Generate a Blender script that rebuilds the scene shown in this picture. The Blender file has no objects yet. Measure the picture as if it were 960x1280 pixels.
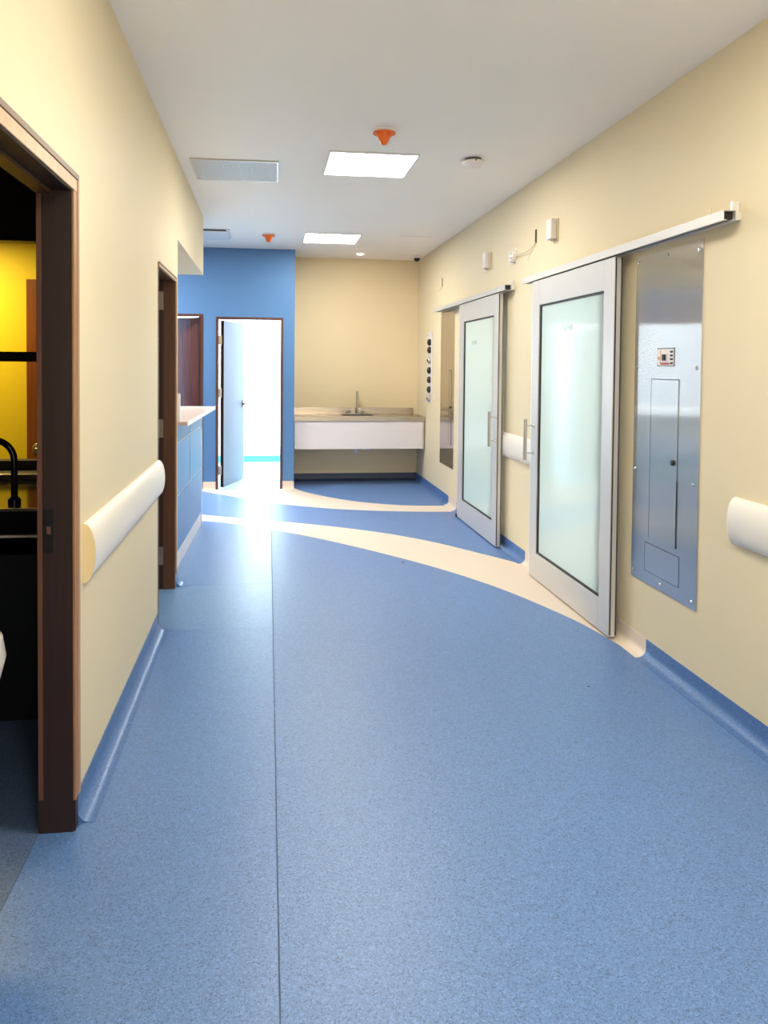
import bpy, bmesh, math, random
from mathutils import Vector, Matrix

random.seed(4)
sc = bpy.context.scene
COL = sc.collection
PI = math.pi

# ------------------------------------------------------------------ camera
cd = bpy.data.cameras.new('camera')
cam = bpy.data.objects.new('camera', cd)
COL.objects.link(cam)
cd.sensor_fit = 'VERTICAL'
cd.sensor_height = 36.0
cd.lens = 955.1 / 1280 * 36.0
cd.shift_x = (480 - 454.2) / 1280
cd.shift_y = -(640 - 486.3) / 1280
cd.clip_start = 0.05
RT = Vector((0.99231806, -0.12341334, 0.00860363))
DN = Vector((0.00483381, -0.03081325, -0.99951347))
FW = Vector((0.12361840, 0.99187685, -0.02997999))
m = Matrix.Identity(4)
for i in range(3):
    m[i][0] = RT[i]; m[i][1] = -DN[i]; m[i][2] = -FW[i]
m[0][3], m[1][3], m[2][3] = 0, 0, 1.5
cam.matrix_world = m
sc.camera = cam

# ------------------------------------------------------------------ world, exposure
sc.view_settings.view_transform = 'Standard'
sc.view_settings.look = 'None'
sc.view_settings.gamma = 1
sc.view_settings.exposure = 0.75
sc.view_settings.use_curve_mapping = False
sc.cycles.max_bounces = 10
sc.cycles.diffuse_bounces = 6
sc.cycles.glossy_bounces = 5
sc.cycles.transmission_bounces = 6
sc.cycles.caustics_reflective = False
sc.cycles.caustics_refractive = False
sc.cycles.sample_clamp_indirect = 6
sc.cycles.use_denoising = True
w = bpy.data.worlds.new('world'); sc.world = w
w.use_nodes = True
w.node_tree.nodes['Background'].inputs[0].default_value = (0.75, 0.88, 1, 1)
w.node_tree.nodes['Background'].inputs[1].default_value = 1.0

L, R, H = -0.6154, 1.958, 2.897     # corridor wall faces, ceiling height
YB, YF, YA = -2.6, 9.3, 9.95        # back wall, blue wall, alcove wall
XW = -3.2                           # far side of the rooms on the left
PANEL = 26.0                        # radiance of the ceiling light panels
PANEL_COL = (1.0, 0.945, 0.84)


def area(name, loc, rot, sx, sy, power, col):
    ld = bpy.data.lights.new(name, 'AREA')
    ld.shape = 'RECTANGLE'; ld.size = sx; ld.size_y = sy
    ld.energy = power; ld.color = col
    o = bpy.data.objects.new(name, ld); COL.objects.link(o)
    o.location = loc; o.rotation_euler = rot
    return o


# daylight and ceiling light of the bright room behind the blue wall
area('daylight_side_room', (-2.25, 10.8, 1.55), (0, math.radians(-90), 0), 1.5, 1.6, 70, (0.80, 0.93, 1.0))
area('side_room_lamp', (-0.3, 10.9, H - 0.02), (0, 0, 0), 2.2, 1.0, 165, (0.86, 0.95, 1.0))
# added fill light behind the viewer, brightens ceiling and walls
area('rear_fill_light', (0.67, YB + 0.05, 1.55), (math.radians(90), 0, 0), 2.0, 2.1, 30, (1.0, 0.93, 0.82))
# added unseen fill light, brightens the soffit underside and blue wall
area('nurse_station_fill', (-2.0, 8.2, H - 0.03), (0, 0, 0), 0.6, 0.6, 70, (1.0, 0.96, 0.94))
# warm lamp of the yellow room behind the left wall
area('warm_lamp', (-2.1, 4.70, 2.3), (0, 0, 0), 0.5, 0.3, 22, (1.0, 0.80, 0.35))
# added lights behind the sliding doors, brighten the frosted glass evenly
area('treatment_room_fill', (4.45, 4.4, 1.4), (0, math.radians(90), 0), 2.2, 1.9, 92, (0.97, 1.0, 0.985))
area('treatment_room_fill', (4.45, 7.1, 1.4), (0, math.radians(90), 0), 2.2, 1.9, 92, (0.97, 1.0, 0.985))



# ------------------------------------------------------------------ materials
def mat(name):
    mt = bpy.data.materials.new(name); mt.use_nodes = True
    nt = mt.node_tree
    return mt, nt, nt.nodes['Principled BSDF']


def N(nt, t, **kw):
    n = nt.nodes.new(t)
    for k, v in kw.items(): setattr(n, k, v)
    return n


def plain(name, col, rough=0.5, metal=0.0, spec=0.5, emit=None, estr=0, bump=0, bscale=60):
    mt, nt, b = mat(name)
    b.inputs['Base Color'].default_value = (*col, 1)
    b.inputs['Roughness'].default_value = rough
    b.inputs['Metallic'].default_value = metal
    b.inputs['Specular IOR Level'].default_value = spec
    if emit:
        b.inputs['Emission Color'].default_value = (*emit, 1)
        b.inputs['Emission Strength'].default_value = estr
    if bump:
        tc = N(nt, 'ShaderNodeTexCoord'); no = N(nt, 'ShaderNodeTexNoise'); bp = N(nt, 'ShaderNodeBump')
        no.inputs['Scale'].default_value = bscale; no.inputs['Detail'].default_value = 4
        bp.inputs['Strength'].default_value = bump; bp.inputs['Distance'].default_value = 0.002
        nt.links.new(tc.outputs['Object'], no.inputs['Vector'])
        nt.links.new(no.outputs['Fac'], bp.inputs['Height'])
        nt.links.new(bp.outputs['Normal'], b.inputs['Normal'])
    return mt


def paint(name, col, rough=0.55):
    """wall paint: slight mottling and roller texture"""
    mt, nt, b = mat(name)
    tc = N(nt, 'ShaderNodeTexCoord'); no = N(nt, 'ShaderNodeTexNoise'); mx = N(nt, 'ShaderNodeMixRGB')
    no.inputs['Scale'].default_value = 1.3; no.inputs['Detail'].default_value = 5
    mx.inputs[1].default_value = (*[c * 0.97 for c in col], 1); mx.inputs[2].default_value = (*[min(1, c * 1.03) for c in col], 1)
    nt.links.new(tc.outputs['Object'], no.inputs['Vector'])
    nt.links.new(no.outputs['Fac'], mx.inputs[0])
    nt.links.new(mx.outputs[0], b.inputs['Base Color'])
    b.inputs['Roughness'].default_value = rough
    b.inputs['Specular IOR Level'].default_value = 0.3
    n2 = N(nt, 'ShaderNodeTexNoise'); n2.inputs['Scale'].default_value = 180
    bp = N(nt, 'ShaderNodeBump'); bp.inputs['Strength'].default_value = 0.08; bp.inputs['Distance'].default_value = 0.001
    nt.links.new(tc.outputs['Object'], n2.inputs['Vector'])
    nt.links.new(n2.outputs['Fac'], bp.inputs['Height']); nt.links.new(bp.outputs['Normal'], b.inputs['Normal'])
    return mt


def vinyl(name, col, rough, speck=True, spec=0.5):
    """sheet vinyl with fine dark and light flecks"""
    mt, nt, b = mat(name)
    tc = N(nt, 'ShaderNodeTexCoord')
    b.inputs['Roughness'].default_value = rough
    b.inputs['Specular IOR Level'].default_value = spec
    if not speck:
        b.inputs['Base Color'].default_value = (*col, 1)
    else:
        v = N(nt, 'ShaderNodeTexVoronoi'); v.inputs['Scale'].default_value = 270
        rp = N(nt, 'ShaderNodeValToRGB'); rp.color_ramp.interpolation = 'CONSTANT'
        e = rp.color_ramp.elements
        e[0].position = 0; e[0].color = (*[c * 0.58 for c in col], 1)
        e[1].position = 0.13; e[1].color = (*[c * 0.90 for c in col], 1)
        x = e.new(0.40); x.color = (*col, 1)
        x = e.new(0.86); x.color = (*[min(1, c * 1.20 + 0.02) for c in col], 1)
        nt.links.new(tc.outputs['Object'], v.inputs['Vector'])
        sp = N(nt, 'ShaderNodeSeparateColor')
        nt.links.new(v.outputs['Color'], sp.inputs[0]); nt.links.new(sp.outputs[0], rp.inputs[0])
        nt.links.new(rp.outputs[0], b.inputs['Base Color'])
        no = N(nt, 'ShaderNodeTexNoise'); no.inputs['Scale'].default_value = 120
        bp = N(nt, 'ShaderNodeBump'); bp.inputs['Strength'].default_value = 0.07; bp.inputs['Distance'].default_value = 0.001
        nt.links.new(tc.outputs['Object'], no.inputs['Vector'])
        nt.links.new(no.outputs['Fac'], bp.inputs['Height']); nt.links.new(bp.outputs['Normal'], b.inputs['Normal'])
    return mt


def wood(name, dark, light, rough=0.35, scale=(14, 14, 0.9)):
    mt, nt, b = mat(name)
    tc = N(nt, 'ShaderNodeTexCoord'); mp = N(nt, 'ShaderNodeMapping'); no = N(nt, 'ShaderNodeTexNoise')
    mp.inputs['Scale'].default_value = scale
    no.inputs['Scale'].default_value = 3; no.inputs['Detail'].default_value = 7; no.inputs['Distortion'].default_value = 0.6
    rp = N(nt, 'ShaderNodeValToRGB')
    rp.color_ramp.elements[0].color = (*dark, 1); rp.color_ramp.elements[0].position = 0.3
    rp.color_ramp.elements[1].color = (*light, 1); rp.color_ramp.elements[1].position = 0.7
    nt.links.new(tc.outputs['Object'], mp.inputs[0]); nt.links.new(mp.outputs[0], no.inputs['Vector'])
    nt.links.new(no.outputs['Fac'], rp.inputs[0]); nt.links.new(rp.outputs[0], b.inputs['Base Color'])
    b.inputs['Roughness'].default_value = rough
    return mt


def brushed(name, col, rough, aniso, axis='Z', rot=0.0):
    """steel sheet, brushed so that reflections smear sideways"""
    mt, nt, b = mat(name)
    nt.nodes.remove(b)
    g = N(nt, 'ShaderNodeBsdfAnisotropic')
    tg = N(nt, 'ShaderNodeTangent'); tg.direction_type = 'RADIAL'; tg.axis = axis
    tc = N(nt, 'ShaderNodeTexCoord'); mp = N(nt, 'ShaderNodeMapping'); no = N(nt, 'ShaderNodeTexNoise'); rp = N(nt, 'ShaderNodeMapRange')
    mp.inputs['Scale'].default_value = (2, 2, 300)
    no.inputs['Scale'].default_value = 1.0; no.inputs['Detail'].default_value = 3
    rp.inputs[3].default_value = rough * 0.9; rp.inputs[4].default_value = rough * 1.1
    nt.links.new(tc.outputs['Object'], mp.inputs[0]); nt.links.new(mp.outputs[0], no.inputs['Vector'])
    nt.links.new(no.outputs['Fac'], rp.inputs[0])
    nt.links.new(rp.outputs[0], g.inputs['Roughness'])
    g.inputs['Color'].default_value = (*col, 1)
    g.inputs['Anisotropy'].default_value = aniso
    g.inputs['Rotation'].default_value = rot
    nt.links.new(tg.outputs[0], g.inputs['Tangent'])
    nt.links.new(g.outputs[0], nt.nodes['Material Output'].inputs[0])
    return mt


def frosted(name):
    """obscured safety glass: lets light through diffusely, glossy surface"""
    mt, nt, b = mat(name)
    nt.nodes.remove(b)
    t = N(nt, 'ShaderNodeBsdfTranslucent'); t.inputs[0].default_value = (0.88, 0.97, 0.94, 1)
    d = N(nt, 'ShaderNodeBsdfDiffuse'); d.inputs[0].default_value = (0.78, 0.87, 0.84, 1)
    g = N(nt, 'ShaderNodeBsdfGlossy'); g.inputs['Roughness'].default_value = 0.11
    fr = N(nt, 'ShaderNodeFresnel'); fr.inputs[0].default_value = 1.5
    m1 = N(nt, 'ShaderNodeMixShader'); m1.inputs[0].default_value = 0.35
    m2 = N(nt, 'ShaderNodeMixShader')
    nt.links.new(t.outputs[0], m1.inputs[1]); nt.links.new(d.outputs[0], m1.inputs[2])
    nt.links.new(fr.outputs[0], m2.inputs[0])
    nt.links.new(m1.outputs[0], m2.inputs[1]); nt.links.new(g.outputs[0], m2.inputs[2])
    nt.links.new(m2.outputs[0], nt.nodes['Material Output'].inputs[0])
    return mt


def clear_pane(name):
    mt, nt, b = mat(name)
    nt.nodes.remove(b)
    t = N(nt, 'ShaderNodeBsdfTransparent'); t.inputs[0].default_value = (0.95, 0.97, 0.95, 1)
    g = N(nt, 'ShaderNodeBsdfGlossy'); g.inputs['Roughness'].default_value = 0.02
    m2 = N(nt, 'ShaderNodeMixShader'); m2.inputs[0].default_value = 0.06
    nt.links.new(t.outputs[0], m2.inputs[1]); nt.links.new(g.outputs[0], m2.inputs[2])
    nt.links.new(m2.outputs[0], nt.nodes['Material Output'].inputs[0])
    return mt


def prismatic(name):
    mt, nt, b = mat(name)
    b.inputs['Base Color'].default_value = (0.56, 0.54, 0.51, 1)
    b.inputs['Roughness'].default_value = 0.22
    b.inputs['Specular IOR Level'].default_value = 0.8
    tc = N(nt, 'ShaderNodeTexCoord'); v = N(nt, 'ShaderNodeTexVoronoi'); v.inputs['Scale'].default_value = 60
    v.inputs['Randomness'].default_value = 0.1
    bp = N(nt, 'ShaderNodeBump'); bp.inputs['Strength'].default_value = 0.9; bp.inputs['Distance'].default_value = 0.006
    nt.links.new(tc.outputs['Object'], v.inputs['Vector']); nt.links.new(v.outputs['Distance'], bp.inputs['Height'])
    nt.links.new(bp.outputs['Normal'], b.inputs['Normal'])
    return mt


BLUE = (0.099, 0.208, 0.462)
CREAM = (0.72, 0.62, 0.52)
M = dict(
    beige=paint('beige_paint', (0.76, 0.66, 0.45)),
    far=paint('warm_beige_paint', (0.80, 0.66, 0.42)),
    blue=paint('blue_paint', (0.088, 0.205, 0.41), 0.45),
    white=paint('white_paint', (0.86, 0.88, 0.88)),
    ceil=paint('ceiling_paint', (0.95, 0.91, 0.855)),
    yellow=paint('yellow_paint', (0.85, 0.60, 0.02)),
    darkwall=paint('shaded_wall_paint', (0.035, 0.022, 0.015)),  # darkness of the unlit wash room put into the wall colour
    slab=plain('subfloor', (0.09, 0.14, 0.24), 0.8),
    sheetR=vinyl('blue_vinyl', BLUE, 0.43, spec=0.75),
    sheetL=vinyl('blue_vinyl_left', BLUE, 0.37, spec=0.85),
    creamv=vinyl('cream_vinyl', CREAM, 0.42, False),
    bluecove=vinyl('blue_cove_vinyl', (0.075, 0.17, 0.40), 0.33),
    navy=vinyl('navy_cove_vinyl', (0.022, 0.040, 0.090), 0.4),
    roomv=vinyl('aqua_vinyl', (0.46, 0.66, 0.74), 0.3, False),
    aquacove=plain('aqua_cove', (0.05, 0.42, 0.62), 0.4),
    darkvinyl=vinyl('shaded_blue_vinyl', (0.10, 0.16, 0.30), 0.45),  # the blue sheet with room shade put into its colour
    frame_dark=wood('shaded_dark_wood', (0.014, 0.004, 0.003), (0.026, 0.009, 0.006), 0.5),  # dark wood, shade of the door reveals put into its colour
    frame_mid=wood('walnut_frame', (0.055, 0.018, 0.005), (0.10, 0.036, 0.010), 0.45),
    frame_red=wood('mahogany_frame', (0.055, 0.016, 0.014), (0.10, 0.032, 0.026), 0.35),
    stop=wood('stop_wood', (0.10, 0.040, 0.025), (0.14, 0.06, 0.035), 0.5),
    casing=wood('light_casing', (0.50, 0.31, 0.16), (0.60, 0.41, 0.24), 0.45),
    casing2=wood('side_casing', (0.27, 0.13, 0.055), (0.36, 0.19, 0.085), 0.45),
    taupe=plain('taupe_edge', (0.26, 0.19, 0.14), 0.5), taupe2=plain('tan_edge', (0.45, 0.29, 0.17), 0.5),
    leaf_brown=wood('brown_door_leaf', (0.05, 0.017, 0.016), (0.10, 0.036, 0.034), 0.22),
    leaf_orange=wood('orange_brown_leaf', (0.16, 0.04, 0.006), (0.26, 0.075, 0.012), 0.35),
    leaf_pale=plain('pale_door_leaf', (0.17, 0.185, 0.25), 0.5),
    alu=plain('anodised_aluminium', (0.62, 0.60, 0.58), 0.42, 0.35, bump=0.04, bscale=90),
    alu_edge=plain('polished_aluminium', (0.86, 0.86, 0.86), 0.3, 0.5),
    steel=brushed('brushed_steel_panel', (0.58, 0.585, 0.60), 0.20, 0.86, 'Z', 0.25),
    steel_far=brushed('brushed_steel_smooth', (0.66, 0.63, 0.60), 0.13, 0.6, 'Z', 0.25),
    steel2=plain('worktop_steel', (0.46, 0.40, 0.33), 0.26, 1.0),
    chrome=plain('chrome', (0.75, 0.74, 0.72), 0.12, 1.0),
    satin=plain('satin_steel', (0.55, 0.50, 0.44), 0.3, 1.0),
    black=plain('black_rubber', (0.006, 0.007, 0.007), 0.5),
    blackgloss=plain('black_gloss', (0.008, 0.008, 0.009), 0.12),
    darkcab=plain('black_cabinet', (0.006, 0.007, 0.007), 0.4),
    groove=plain('dark_groove', (0.05, 0.055, 0.065), 0.7),
    glass=frosted('frosted_glass'),
    pane=clear_pane('clear_glass'),
    prism=prismatic('prismatic_acrylic'),
    rail=plain('handrail_vinyl', (0.80, 0.76, 0.68), 0.38),
    railcap=plain('handrail_end_cap', (0.74, 0.60, 0.34), 0.45),
    plastic=plain('white_plastic', (0.80, 0.75, 0.72), 0.4),
    plasticw=plain('bright_white_plastic', (0.84, 0.83, 0.82), 0.35),
    creamp=plain('cream_plastic', (0.78, 0.68, 0.50), 0.4),
    orange=plain('orange_plastic', (0.85, 0.16, 0.015), 0.4),
    glow=plain('light_diffuser', (0.9, 0.9, 0.9), 0.5, emit=PANEL_COL, estr=PANEL),
    spot=plain('spot_lens', (0.9, 0.9, 0.9), 0.5, emit=(1, 0.9, 0.72), estr=9),
    metalw=plain('white_metal', (0.74, 0.75, 0.77), 0.4),
    lam_white=plain('white_laminate', (0.72, 0.68, 0.69), 0.4),
    lam_blue=plain('blue_laminate', (0.13, 0.29, 0.58), 0.45, spec=0.3),
    lam_gap=plain('pale_edge_band', (0.70, 0.76, 0.80), 0.4),
    kick=plain('pale_plinth', (0.74, 0.74, 0.76), 0.4),
    top=wood('pale_pink_worktop', (0.78, 0.64, 0.58), (0.84, 0.71, 0.64), 0.3, (2, 2, 2)),
    topend=wood('worktop_end_grain', (0.45, 0.30, 0.27), (0.66, 0.50, 0.46), 0.5, (1, 30, 1)),
    red=plain('red_print', (0.45, 0.03, 0.025), 0.4),
    gold=plain('orange_print', (0.65, 0.28, 0.08), 0.4),
    wire=plain('pale_wire', (0.62, 0.54, 0.40), 0.5),
    hole=plain('dark_hole', (0.05, 0.035, 0.015), 0.8),
    ceramic=plain('white_ceramic', (0.85, 0.83, 0.80), 0.15),
    mark=plain('pale_grey_marking', (0.50, 0.58, 0.58), 0.5),
)


# ------------------------------------------------------------------ mesh helpers
def bm_new(): return bmesh.new()


def bx(bm, x0, x1, y0, y1, z0, z1, bev=0.0, seg=2):
    r = bmesh.ops.create_cube(bm, size=1)
    vs = r['verts']
    for v in vs:
        v.co = Vector((x0 + (v.co.x + .5) * (x1 - x0), y0 + (v.co.y + .5) * (y1 - y0), z0 + (v.co.z + .5) * (z1 - z0)))
    if bev:
        es = {e for v in vs for e in v.link_edges}
        bmesh.ops.bevel(bm, geom=list(es), offset=bev, segments=seg, affect='EDGES', profile=0.5)
    return bm


def box(x0, x1, y0, y1, z0, z1, bev=0.0, seg=2): return bx(bm_new(), x0, x1, y0, y1, z0, z1, bev, seg)


def prism(bm, pts, axis, a, b):
    """polygon pts (2D) extruded along axis from a to b"""
    def P(p, t):
        if axis == 'X': return (t, p[0], p[1])
        if axis == 'Y': return (p[0], t, p[1])
        return (p[0], p[1], t)
    v0 = [bm.verts.new(P(p, a)) for p in pts]; v1 = [bm.verts.new(P(p, b)) for p in pts]
    bm.faces.new(v0); bm.faces.new(v1[::-1])
    n = len(pts)
    for i in range(n):
        bm.faces.new((v0[i], v1[i], v1[(i + 1) % n], v0[(i + 1) % n]))
    bmesh.ops.recalc_face_normals(bm, faces=bm.faces)
    return bm


def lathe(bm, prof, c, axis='Z', seg=24):
    """profile (r, t) revolved about axis through c"""
    rings = []
    for r, t in prof:
        ring = []
        for k in range(seg):
            a = 2 * PI * k / seg
            u, v = r * math.cos(a), r * math.sin(a)
            p = {'Z': (u, v, t), 'X': (t, u, v), 'Y': (u, t, v)}[axis]
            ring.append(bm.verts.new((c[0] + p[0], c[1] + p[1], c[2] + p[2])))
        rings.append(ring)
    for a, b in zip(rings, rings[1:]):
        for k in range(seg):
            bm.faces.new((a[k], a[(k + 1) % seg], b[(k + 1) % seg], b[k]))
    bm.faces.new(rings[0]); bm.faces.new(rings[-1])
    bmesh.ops.recalc_face_normals(bm, faces=bm.faces)
    return bm


def tube(bm, pts, r, seg=10):
    pts = [Vector(p) for p in pts]
    rings = []
    up = Vector((0.13, 0.21, 0.97))
    for i, p in enumerate(pts):
        d = (pts[min(i + 1, len(pts) - 1)] - pts[max(i - 1, 0)]).normalized()
        s = d.cross(up)
        if s.length < 0.05: s = d.cross(Vector((1, 0, 0)))
        s.normalize(); t = s.cross(d)
        up = t
        rings.append([bm.verts.new(p + r * (math.cos(2 * PI * k / seg) * s + math.sin(2 * PI * k / seg) * t)) for k in range(seg)])
    for a, b in zip(rings, rings[1:]):
        for k in range(seg):
            bm.faces.new((a[k], a[(k + 1) % seg], b[(k + 1) % seg], b[k]))
    bm.faces.new(rings[0]); bm.faces.new(rings[-1])
    bmesh.ops.recalc_face_normals(bm, faces=bm.faces)
    return bm


def smooth_path(P, n=8):
    out = []
    for i in range(len(P) - 1):
        p0, p1, p2, p3 = (Vector(P[max(i - 1, 0)]), Vector(P[i]), Vector(P[i + 1]), Vector(P[min(i + 2, len(P) - 1)]))
        for k in range(n):
            t = k / n
            out.append(0.5 * ((2 * p1) + (p2 - p0) * t + (2 * p0 - 5 * p1 + 4 * p2 - p3) * t * t + (3 * p1 - p0 - 3 * p2 + p3) * t ** 3))
    out.append(Vector(P[-1]))
    return out


def root_loc(o):
    while o.parent: o = o.parent
    return Vector(o.location)


def obj(name, bm, mt, parent=None, smooth=False, loc=None):
    """one mesh object; geometry is given in world coordinates"""
    me = bpy.data.meshes.new(name)
    o = bpy.data.objects.new(name, me)
    off = root_loc(parent) if parent else (Vector(loc) if loc else Vector((0, 0, 0)))
    if off.length: bmesh.ops.translate(bm, verts=bm.verts, vec=-off)
    bm.to_mesh(me); bm.free()
    if not isinstance(mt, (list, tuple)): mt = [mt]
    for x in mt: me.materials.append(x)
    if smooth:
        for p in me.polygons: p.use_smooth = True
        try: me.set_sharp_from_angle(angle=math.radians(35))
        except Exception: pass
    COL.objects.link(o)
    if parent: o.parent = parent
    elif loc: o.location = loc
    return o


def thing(name, label, cat, loc, group=None):
    o = bpy.data.objects.new(name, None); COL.objects.link(o)
    o.empty_display_size = 0.05
    o.location = loc; o['label'] = label; o['category'] = cat
    if group: o['group'] = group
    return o


def tag(o, label, cat, group=None):
    o['label'] = label; o['category'] = cat
    if group: o['group'] = group
    return o


def struct(name, bm, mt, parent=None, smooth=False, label=None):
    o = obj(name, bm, mt, parent, smooth)
    if not parent: o['kind'] = 'structure'
    if label: o['label'] = label
    return o


def sroot(name, loc, label):
    o = bpy.data.objects.new(name, None); COL.objects.link(o)
    o.location = loc; o['kind'] = 'structure'; o['label'] = label
    o.empty_display_size = 0.05
    return o


def wall_x(x0, x1, y0, y1, z0, z1, holes):
    """wall slab normal to X with rectangular openings (ya, yb, za, zb)"""
    bm = bm_new(); y = y0
    for ya, yb, za, zb in sorted(holes):
        if ya > y: bx(bm, x0, x1, y, ya, z0, z1)
        if za > z0: bx(bm, x0, x1, ya, yb, z0, za)
        if zb < z1: bx(bm, x0, x1, ya, yb, zb, z1)
        y = yb
    if y < y1: bx(bm, x0, x1, y, y1, z0, z1)
    return bm


def wall_y(y0, y1, x0, x1, z0, z1, holes):
    bm = bm_new(); x = x0
    for xa, xb, za, zb in sorted(holes):
        if xa > x: bx(bm, x, xa, y0, y1, z0, z1)
        if za > z0: bx(bm, xa, xb, y0, y1, z0, za)
        if zb < z1: bx(bm, xa, xb, y0, y1, zb, z1)
        x = xb
    if x < x1: bx(bm, x, x1, y0, y1, z0, z1)
    return bm


# ------------------------------------------------------------------ floor
WL = L - 0.103
floor = struct('floor', box(XW, 4.6, YB, 12.1, -0.12, -0.003), M['slab'], label='blue speckled sheet vinyl floor with cream curved bands')


def sheet(name, x0, x1, y0, y1, mt):
    return struct(name, box(x0, x1, y0, y1, -0.003, 0.0), mt, floor)


g = 0.0022
sheet('vinyl_sheet', 0.034 + g, R + 0.0, YB, YA, M['sheetR'])
sheet('vinyl_sheet', WL, 0.034 - g, YB, 4.36, M['sheetL'])
sheet('vinyl_sheet', WL, 0.034 - g, 4.3615, 5.26, M['sheetL'])
sheet('vinyl_sheet', XW, 0.034 - g, 5.2615, YF + 0.06, M['sheetL'])
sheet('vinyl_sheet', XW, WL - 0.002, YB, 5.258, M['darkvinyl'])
sheet('vinyl_sheet', -2.3, 0.034 - g, YF + 0.0615, 12.0, M['roomv'])
sheet('vinyl_sheet', 0.034 + g, 2.1, YA + 0.1, 12.0, M['roomv'])
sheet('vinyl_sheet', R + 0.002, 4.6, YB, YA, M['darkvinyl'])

bandA_lo = [(-0.70, 7.465), (-0.629, 7.439), (-0.372, 7.305), (0.033, 6.985), (0.386, 6.646), (0.698, 6.290), (0.972, 5.945), (1.219, 5.600), (1.420, 5.270), (1.617, 4.870), (1.800, 4.360), (1.870, 4.05), (1.915, 3.74)]
bandA_up = [(-0.70, 7.76), (-0.655, 7.743), (-0.389, 7.60), (0.035, 7.39), (0.416, 7.185), (0.771, 6.96), (1.101, 6.70), (1.397, 6.385), (1.564, 6.15), (1.707, 5.935), (1.831, 5.745), (1.905, 5.62)]
bandB_up = [(0.335, 9.300), (0.40, 9.13), (0.516, 8.926), (0.67, 8.70), (0.882, 8.454), (1.05, 8.31), (1.229, 8.20), (1.42, 8.11), (1.60, 8.065), (1.78, 8.04), (1.905, 8.03)]
bandB_lo = [(-0.775, 9.2), (-0.6, 9.01), (-0.415, 8.82), (-0.20, 8.585), (0.038, 8.355), (0.266, 8.19), (0.467, 8.07), (0.66, 7.97), (0.871, 7.888), (1.05, 7.835), (1.271, 7.778), (1.6, 7.725), (1.905, 7.70)]


def inlay(lo, up, extra=()):
    a = [(p.x, p.y) for p in smooth_path([(x, y, 0) for x, y in lo])]
    b = [(p.x, p.y) for p in smooth_path([(x, y, 0) for x, y in up])]
    return prism(bm_new(), a + b[::-1] + list(extra), 'Z', 0.0002, 0.0010)


struct('cream_inlay', inlay(bandA_lo, bandA_up), M['creamv'], floor, label='cream curved band running under the near sliding door')
struct('cream_inlay', inlay(bandB_lo, bandB_up, [(0.335, 9.30), (-0.775, 9.30)]), M['creamv'], floor, label='cream curved band in front of the blue wall and sink alcove')

for x, y, r_ in ((1.03, 5.726, 0.011), (1.506, 3.398, 0.006)):
    struct('floor_mark', lathe(bm_new(), [(0.0, 0.0001), (r_, 0.0001), (r_ * 0.7, 0.0022), (0.0, 0.0026)], (x, y, 0), 'Z', 10), M['groove'], floor, label='small dark speck on the blue floor')

# ------------------------------------------------------------------ ceiling and walls
struct('ceiling', box(XW, 4.6, YB, 12.1, H, H + 0.1), M['ceil'], label='plain off white plaster ceiling')

D1A, D1B, D1Z = 1.60, 2.50, 2.04       # left door openings
D2A, D2B, D2Z = 4.428, 5.18, 2.045
fr = 0.03
struct('wall_left', wall_x(WL, L, YB, 5.34, 0, H, [(D1A - fr, D1B + fr, 0, D1Z + fr), (D2A - fr, D2B + fr, 0, D2Z + fr)]), M['beige'], label='beige painted left wall with two dark doorways')
struct('wall_soffit', box(-1.5, L, 5.34, 7.40, 2.35, H), M['beige'], label='beige boxed soffit over the nurse counter')
struct('wall_right', wall_x(R, R + 0.12, YB, YA, 0, H, [(4.21, 5.22, 0, 2.05), (6.31, 7.32, 0, 2.05)]), M['beige'], label='beige painted right wall behind the sliding doors')
struct('wall_back', box(L, R, YB - 0.1, YB, 0, H), M['beige'])
struct('wall_far', box(0.215, R + 0.12, YA, YA + 0.1, 0, H), M['far'], label='warm beige wall at the back of the sink alcove')
BDA, BDB, BDZ = -0.593, 0.147, 2.045   # lit doorway in the blue wall
LDA, LDB = -1.70, -0.803               # closed brown door in the blue wall
struct('wall_far_left', wall_y(YF, YF + 0.1, XW, 0.315, 0, H, [(LDA - fr, LDB + fr, 0, 2.105), (BDA - fr, BDB + fr, 0, BDZ + fr)]), M['blue'], label='blue painted wall with a bright doorway')
struct('wall_alcove_side', box(0.215, 0.315, YF + 0.1, YA, 0, H), M['blue'])
# bright room behind the blue wall
struct('wall_side_room_far', box(-2.4, 2.1, 11.93, 12.03, 0, H), M['white'])
struct('wall_side_room_left', box(-2.4, -2.3, YF + 0.1, 11.93, 0, H), M['white'])
struct('wall_side_room_right', box(1.95, 2.05, YA + 0.1, 11.93, 0, H), M['white'])
struct('wall_side_room_lining', box(0.315, 1.95, YA + 0.1, YA + 0.11, 0, H), M['white'])
# dark wash room and yellow room on the left
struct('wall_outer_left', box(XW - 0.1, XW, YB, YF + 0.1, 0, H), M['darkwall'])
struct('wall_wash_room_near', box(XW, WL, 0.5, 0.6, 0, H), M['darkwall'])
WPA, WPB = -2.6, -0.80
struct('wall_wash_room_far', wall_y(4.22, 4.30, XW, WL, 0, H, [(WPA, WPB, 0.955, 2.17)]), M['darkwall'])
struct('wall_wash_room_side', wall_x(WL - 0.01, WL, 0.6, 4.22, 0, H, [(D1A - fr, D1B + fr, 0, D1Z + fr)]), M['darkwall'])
struct('wall_yellow_room_far', box(XW, WL, 5.27, 5.34, 0, H), M['yellow'], label='yellow wall seen through the wash room window')
struct('wall_yellow_room_left', box(XW, XW + 0.02, 4.30, 5.27, 0, H), M['yellow'])
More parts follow.
